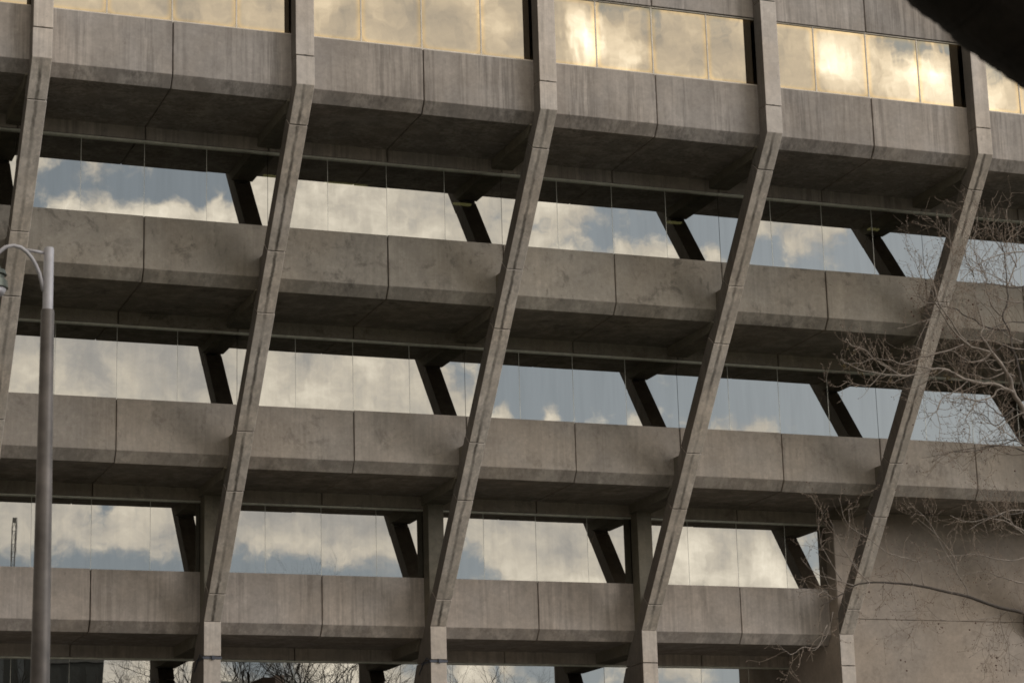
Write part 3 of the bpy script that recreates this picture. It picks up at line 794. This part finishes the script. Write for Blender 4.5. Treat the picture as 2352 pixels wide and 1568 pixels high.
# cloud cover and brightness along bands of the sky, lowest first: (slope, [(column, cover, light)...])
SKY = [
 (.108, [(0,.8,.6),(700,.8,.65),(1300,.4,.6),(1700,.4,.6)]),
 (.121, [(0,.5,.6),(160,.3,.6),(240,.8,.6),(330,1,.6),(400,.6,.6),(520,.5,.6),(600,.2,.6),(700,.8,.65),(800,1,.7),(880,.6,.5),(930,.3,.5),(1040,.6,.6),(1090,1,.75),(1130,.9,.7),(1160,.2,.6),(1180,.8,.7),(1240,.1,.6),(1340,.1,.6),(1400,.3,.6),(1520,.7,.6),(1560,.9,.6),(1620,.4,.6),(1680,.2,.6)]),
 (.1615, [(0,.2,.55),(100,.15,.55),(160,.25,.55),(250,.1,.5),(400,.15,.5),(540,0,.5),(700,0,.5),(850,.1,.5),(950,.2,.5),(1060,.2,.55),(1110,.3,.6),(1180,.8,.7),(1250,.8,.7),(1330,.9,.7),(1390,1,.7),(1530,1,.65),(1600,1,.85),(1680,1,.7),(1760,1,.8),(1810,1,.75),(1880,1,.7),(2000,.2,.6)]),
 (.174, [(0,.7,.55),(60,.8,.6),(130,1,.62),(200,1,.64),(280,1,.6),(340,1,.6),(400,.7,.5),(540,.9,.5),(600,.8,.7),(650,.9,.6),(740,1,.7),(820,1,.7),(900,.7,.6),(940,.5,.6),(1060,.7,.6),(1120,1,.6),(1200,1,.5),(1300,1,.5),(1380,1,.58),(1530,1,.6),(1570,1,.65),(1610,1,.82),(1660,1,.62),(1735,1,.84),(1790,.9,.6),(1850,.2,.6),(1870,.4,.6)]),
 (.1865, [(0,1,.6),(100,1,.58),(160,.6,.55),(210,.9,.6),(250,.2,.6),(290,.9,.6),(315,.3,.5),(350,1,.6),(400,1,.6),(540,1,.40),(640,1,.43),(740,1,.40),(850,1,.42),(900,1,.46),(1080,1,.55),(1130,1,.6),(1200,1,.5),(1300,1,.52),(1350,1,.55),(1420,1,.5),(1520,1,.6),(1560,1,.65),(1640,1,.52),(1720,1,.52),(1780,1,.46),(1850,.5,.5)]),
 (.2365, [(30,1,.75),(100,1,.7),(200,1,.7),(300,1,.55),(450,1,.52),(600,1,.62),(700,1,.68),(800,1,.7),(900,1,.62),(970,1,.5),(1040,.9,.7),(1075,1,.8),(1130,.5,.8),(1170,1,.8),(1200,.3,.7),(1240,.05,.7),(1262,1,.8),(1285,.8,.8),(1300,.05,.7),(1350,.5,.7),(1400,0,.7),(1465,.8,.75),(1490,.6,.7),(1530,.1,.6),(1620,.5,.6),(1660,.8,.65),(1700,.6,.6),(1740,.8,.6),(1790,.3,.6),(1850,0,.6)]),
 (.2475, [(40,1,.65),(110,1,.7),(170,1,.6),(230,1,.45),(270,1,.6),(350,1,.45),(470,1,.45),(600,1,.62),(700,1,.7),(800,1,.74),(860,1,.65),(950,1,.6),(1020,.9,.6),(1060,.6,.6),(1085,.8,.7),(1130,0,.6),(1300,0,.6),(2352,0,.6)]),
 (.2595, [(40,1,.5),(110,1,.55),(180,1,.40),(240,1,.52),(330,1,.42),(430,1,.42),(520,1,.55),(600,1,.6),(690,1,.55),(760,1,.62),(850,1,.74),(900,1,.65),(960,1,.6),(1010,.7,.6),(1050,.2,.6),(1080,.4,.6),(1110,.1,.6),(1200,.05,.6),(1480,0,.6),(1520,.15,.6),(1600,.1,.6),(1850,0,.6)]),
 (.3210, [(90,.1,.6),(140,.6,.7),(175,.95,.8),(200,.6,.7),(240,.95,.75),(300,.9,.8),(335,1,.85),(400,1,.75),(470,1,.75),(540,1,.7),(600,1,.65),(700,1,.75),(850,1,.72),(1050,1,.7),(1100,1,.7),(1160,.9,.65),(1230,.9,.65),(1300,.5,.6),(1370,.5,.6),(1420,.8,.75),(1480,.9,.7),(1540,1,.75),(1580,.7,.7),(1610,.4,.6),(1640,.9,.7),(1670,.6,.7),(1740,.1,.6),(1860,.3,.6),(1900,.2,.6),(2000,.05,.6)]),
 (.3310, [(20,.9,.6),(100,.4,.5),(150,.15,.5),(200,.3,.5),(240,.4,.5),(290,.15,.5),(318,.8,.7),(335,.1,.5),(400,.1,.5),(460,.1,.5),(480,.6,.6),(520,.1,.5),(570,1,.62),(640,1,.7),(760,1,.78),(830,1,.66),(920,1,.72),(1030,1,.62),(1100,1,.6),(1140,.6,.5),(1230,.6,.65),(1300,.8,.66),(1350,.3,.6),(1400,.05,.6),(1600,0,.6),(1700,.2,.6),(1750,.1,.6),(1800,.2,.6),(1840,.7,.6),(1900,.6,.6),(1940,.3,.6),(2000,.05,.6)]),
 (.3415, [(20,.9,.6),(85,.8,.6),(130,.6,.62),(180,.4,.5),(230,.6,.5),(290,.2,.5),(400,.1,.5),(510,.1,.5),(560,1,.6),(620,1,.65),(700,1,.72),(760,1,.8),(830,1,.68),(900,1,.75),(960,1,.6),(1030,1,.7),(1100,1,.65),(1130,.7,.5),(1230,1,.75),(1290,1,.72),(1340,.9,.65),(1370,.3,.6),(1420,.1,.6),(1640,.05,.6),(1700,.3,.6),(1740,.8,.6),(1770,.1,.6),(1790,.7,.55),(1850,.9,.64),(1930,.8,.6),(1960,.4,.6),(2040,.1,.6)]),
 (.4145, [(0,1,.58),(200,1,.60),(400,1,.56),(600,1,.6),(750,1,.6),(900,1,.54),(1050,1,.56),(1190,1,.5),(1290,1,.6),(1340,1,1.25),(1370,1,.8),(1400,1,.9),(1440,1,1.3),(1480,1,.9),(1520,1,.8),(1560,1,.7),(1640,1,.65),(1700,1,.6),(1800,1,.6),(1900,1,.6),(1980,1,.65),(2060,1,.75),(2140,1,.9),(2180,1,.9),(2290,1,1.2),(2340,1,.8)]),
 (.4300, [(0,1,.62),(120,1,.5),(200,1,.74),(400,1,.5),(560,1,.88),(640,1,.6),(740,1,.8),(800,1,.46),(860,1,.66),(960,1,.38),(1040,1,.5),(1100,1,.95),(1190,1,.5),(1290,1,.6),(1320,1,.9),(1345,1,1.8),(1385,1,.85),(1425,1,1.5),(1460,1,.75),(1510,1,.5),(1560,1,.66),(1700,1,.52),(1800,1,.6),(1880,1,.66),(1940,1,1.7),(1980,1,1.3),(2015,1,1.0),(2060,1,1.3),(2110,1,1.7),(2150,1,1.2),(2185,.9,.9),(2270,.5,.9),(2300,1,.7),(2340,.6,.6)]),
 (.4460, [(0,1,.6),(300,1,.7),(400,1,.5),(560,1,.9),(700,1,.56),(800,1,.9),(860,1,1.),(960,1,.6),(1100,1,.9),(1180,1,.5),(1290,1,.66),(1330,1,.6),(1370,.4,.5),(1400,.5,.5),(1480,.3,.5),(1560,.8,.6),(1640,.4,.5),(1700,.6,.6),(1790,1,.7),(1850,1,.62),(1900,1,.75),(1940,1,.9),(2020,.9,.85),(2070,.3,.6),(2110,.35,.6),(2130,.9,.75),(2160,.3,.5),(2280,.2,.5),(2340,.3,.5)]),
]
field = None
for k, (v_, stops) in enumerate(SKY):
    cr = t.node('ShaderNodeValToRGB'); el = cr.color_ramp.elements
    cr.color_ramp.interpolation = 'CARDINAL' if False else 'LINEAR'
    pts_ = [((u_of(px, v_) - .10) / .60, c_, l_ / 2) for px, c_, l_ in stops]
    while len(pts_) > 31:                            # a ramp holds at most 32 stops
        k_ = min(range(1, len(pts_) - 1), key=lambda q: pts_[q + 1][0] - pts_[q - 1][0]); pts_.pop(k_)
    el[0].position = pts_[0][0]; el[0].color = rgb(pts_[0][1], pts_[0][2], 0)
    el[1].position = pts_[-1][0]; el[1].color = rgb(pts_[-1][1], pts_[-1][2], 0)
    for p_, c_, l_ in pts_[1:-1]:
        e = el.new(p_); e.color = rgb(c_, l_, 0)
    if k == 0:
        ux = t.math('DIVIDE', t.math('SUBTRACT', wsep.outputs[0], .10), .60)
    t.put(cr.inputs[0], ux)
    field = cr.outputs[0] if k == 0 else t.mix(t.mapr(wsep.outputs[1], SKY[k - 1][0], v_), field, cr.outputs[0])
fsep = t.node('ShaderNodeSeparateXYZ'); t.put(fsep.inputs[0], field)
fine = t.noise(wv, 55., 6, .66)
soft = t.noise(wv, 14., 3, .55)
cov = t.mapr(t.math('ADD', fsep.outputs[0], t.mapr(fine, .3, .7, -.30, .30)), .22, .74, 0, 1, True)
lum = t.math('MULTIPLY', t.math('MULTIPLY', fsep.outputs[1], 2.), t.math('ADD', t.mapr(fine, .3, .7, .70, 1.26), t.mapr(soft, .3, .7, -.14, .14)))
ramp = t.node('ShaderNodeValToRGB'); cr_ = ramp.color_ramp
cr_.elements[0].position = 0; cr_.elements[0].color = rgb(.28, .28, .29)
cr_.elements[1].position = 1; cr_.elements[1].color = rgb(2.1, 1.95, 1.7)
for p_, c_ in ((.22, (.46, .43, .395)), (.36, (.73, .65, .54)), (.50, (1.04, .93, .77)), (.72, (1.45, 1.34, 1.15))):
    e = cr_.elements.new(p_); e.color = rgb(*c_)
t.put(ramp.inputs[0], t.math('DIVIDE', lum, 1.8))
# brighter haze low down
skyc = t.mix(1., sky.outputs[0], rgb(.055, .055, .055), 'MULTIPLY')
rx_ = t.mapr(U, .15, .85, 0, 1)
pale = t.mix(rx_, rgb(.255, .285, .315), rgb(.41, .455, .50))
skyc = t.mix(.90, skyc, pale)
col = t.mix(cov, skyc, ramp.outputs[0])
# below the horizon: dim ground haze
hz = t.mapr(sep.outputs[2], -.05, .01, 0, 1)
col = t.mix(hz, rgb(.10, .095, .08), col)
sidef = t.mapr(sep.outputs[0], -.75, .12, .22, 1.04)
col = t.mix(1., col, sidef, 'MULTIPLY')
t.put(bg.inputs[0], col); bg.inputs[1].default_value = 1.45
w.cycles.sampling_method = 'MANUAL'; w.cycles.sample_map_resolution = 256

sd = bpy.data.lights.new('sun', 'SUN'); sd.energy = 1.0; sd.angle = math.radians(28); sd.color = (1., .95, .89)
so = bpy.data.objects.new('sun', sd); C.objects.link(so)
dirv = Vector((math.sin(SUN_AZ) * math.cos(SUN_EL), -math.cos(SUN_AZ) * math.cos(SUN_EL), math.sin(SUN_EL)))
so.rotation_euler = dirv.to_track_quat('Z', 'Y').to_euler()

sc.view_settings.view_transform = 'Standard'; sc.view_settings.look = 'None'; sc.view_settings.exposure = 0; sc.view_settings.gamma = 1
sc.cycles.max_bounces = 7; sc.cycles.glossy_bounces = 4; sc.cycles.transparent_max_bounces = 6; sc.cycles.diffuse_bounces = 2; sc.cycles.caustics_reflective = False; sc.cycles.caustics_refractive = False
sc.render.filter_size = 1.6
try: sc.cycles.filter_width = 1.7
except Exception: pass
print('twigs', NTW[0], 'branches', len(BR))
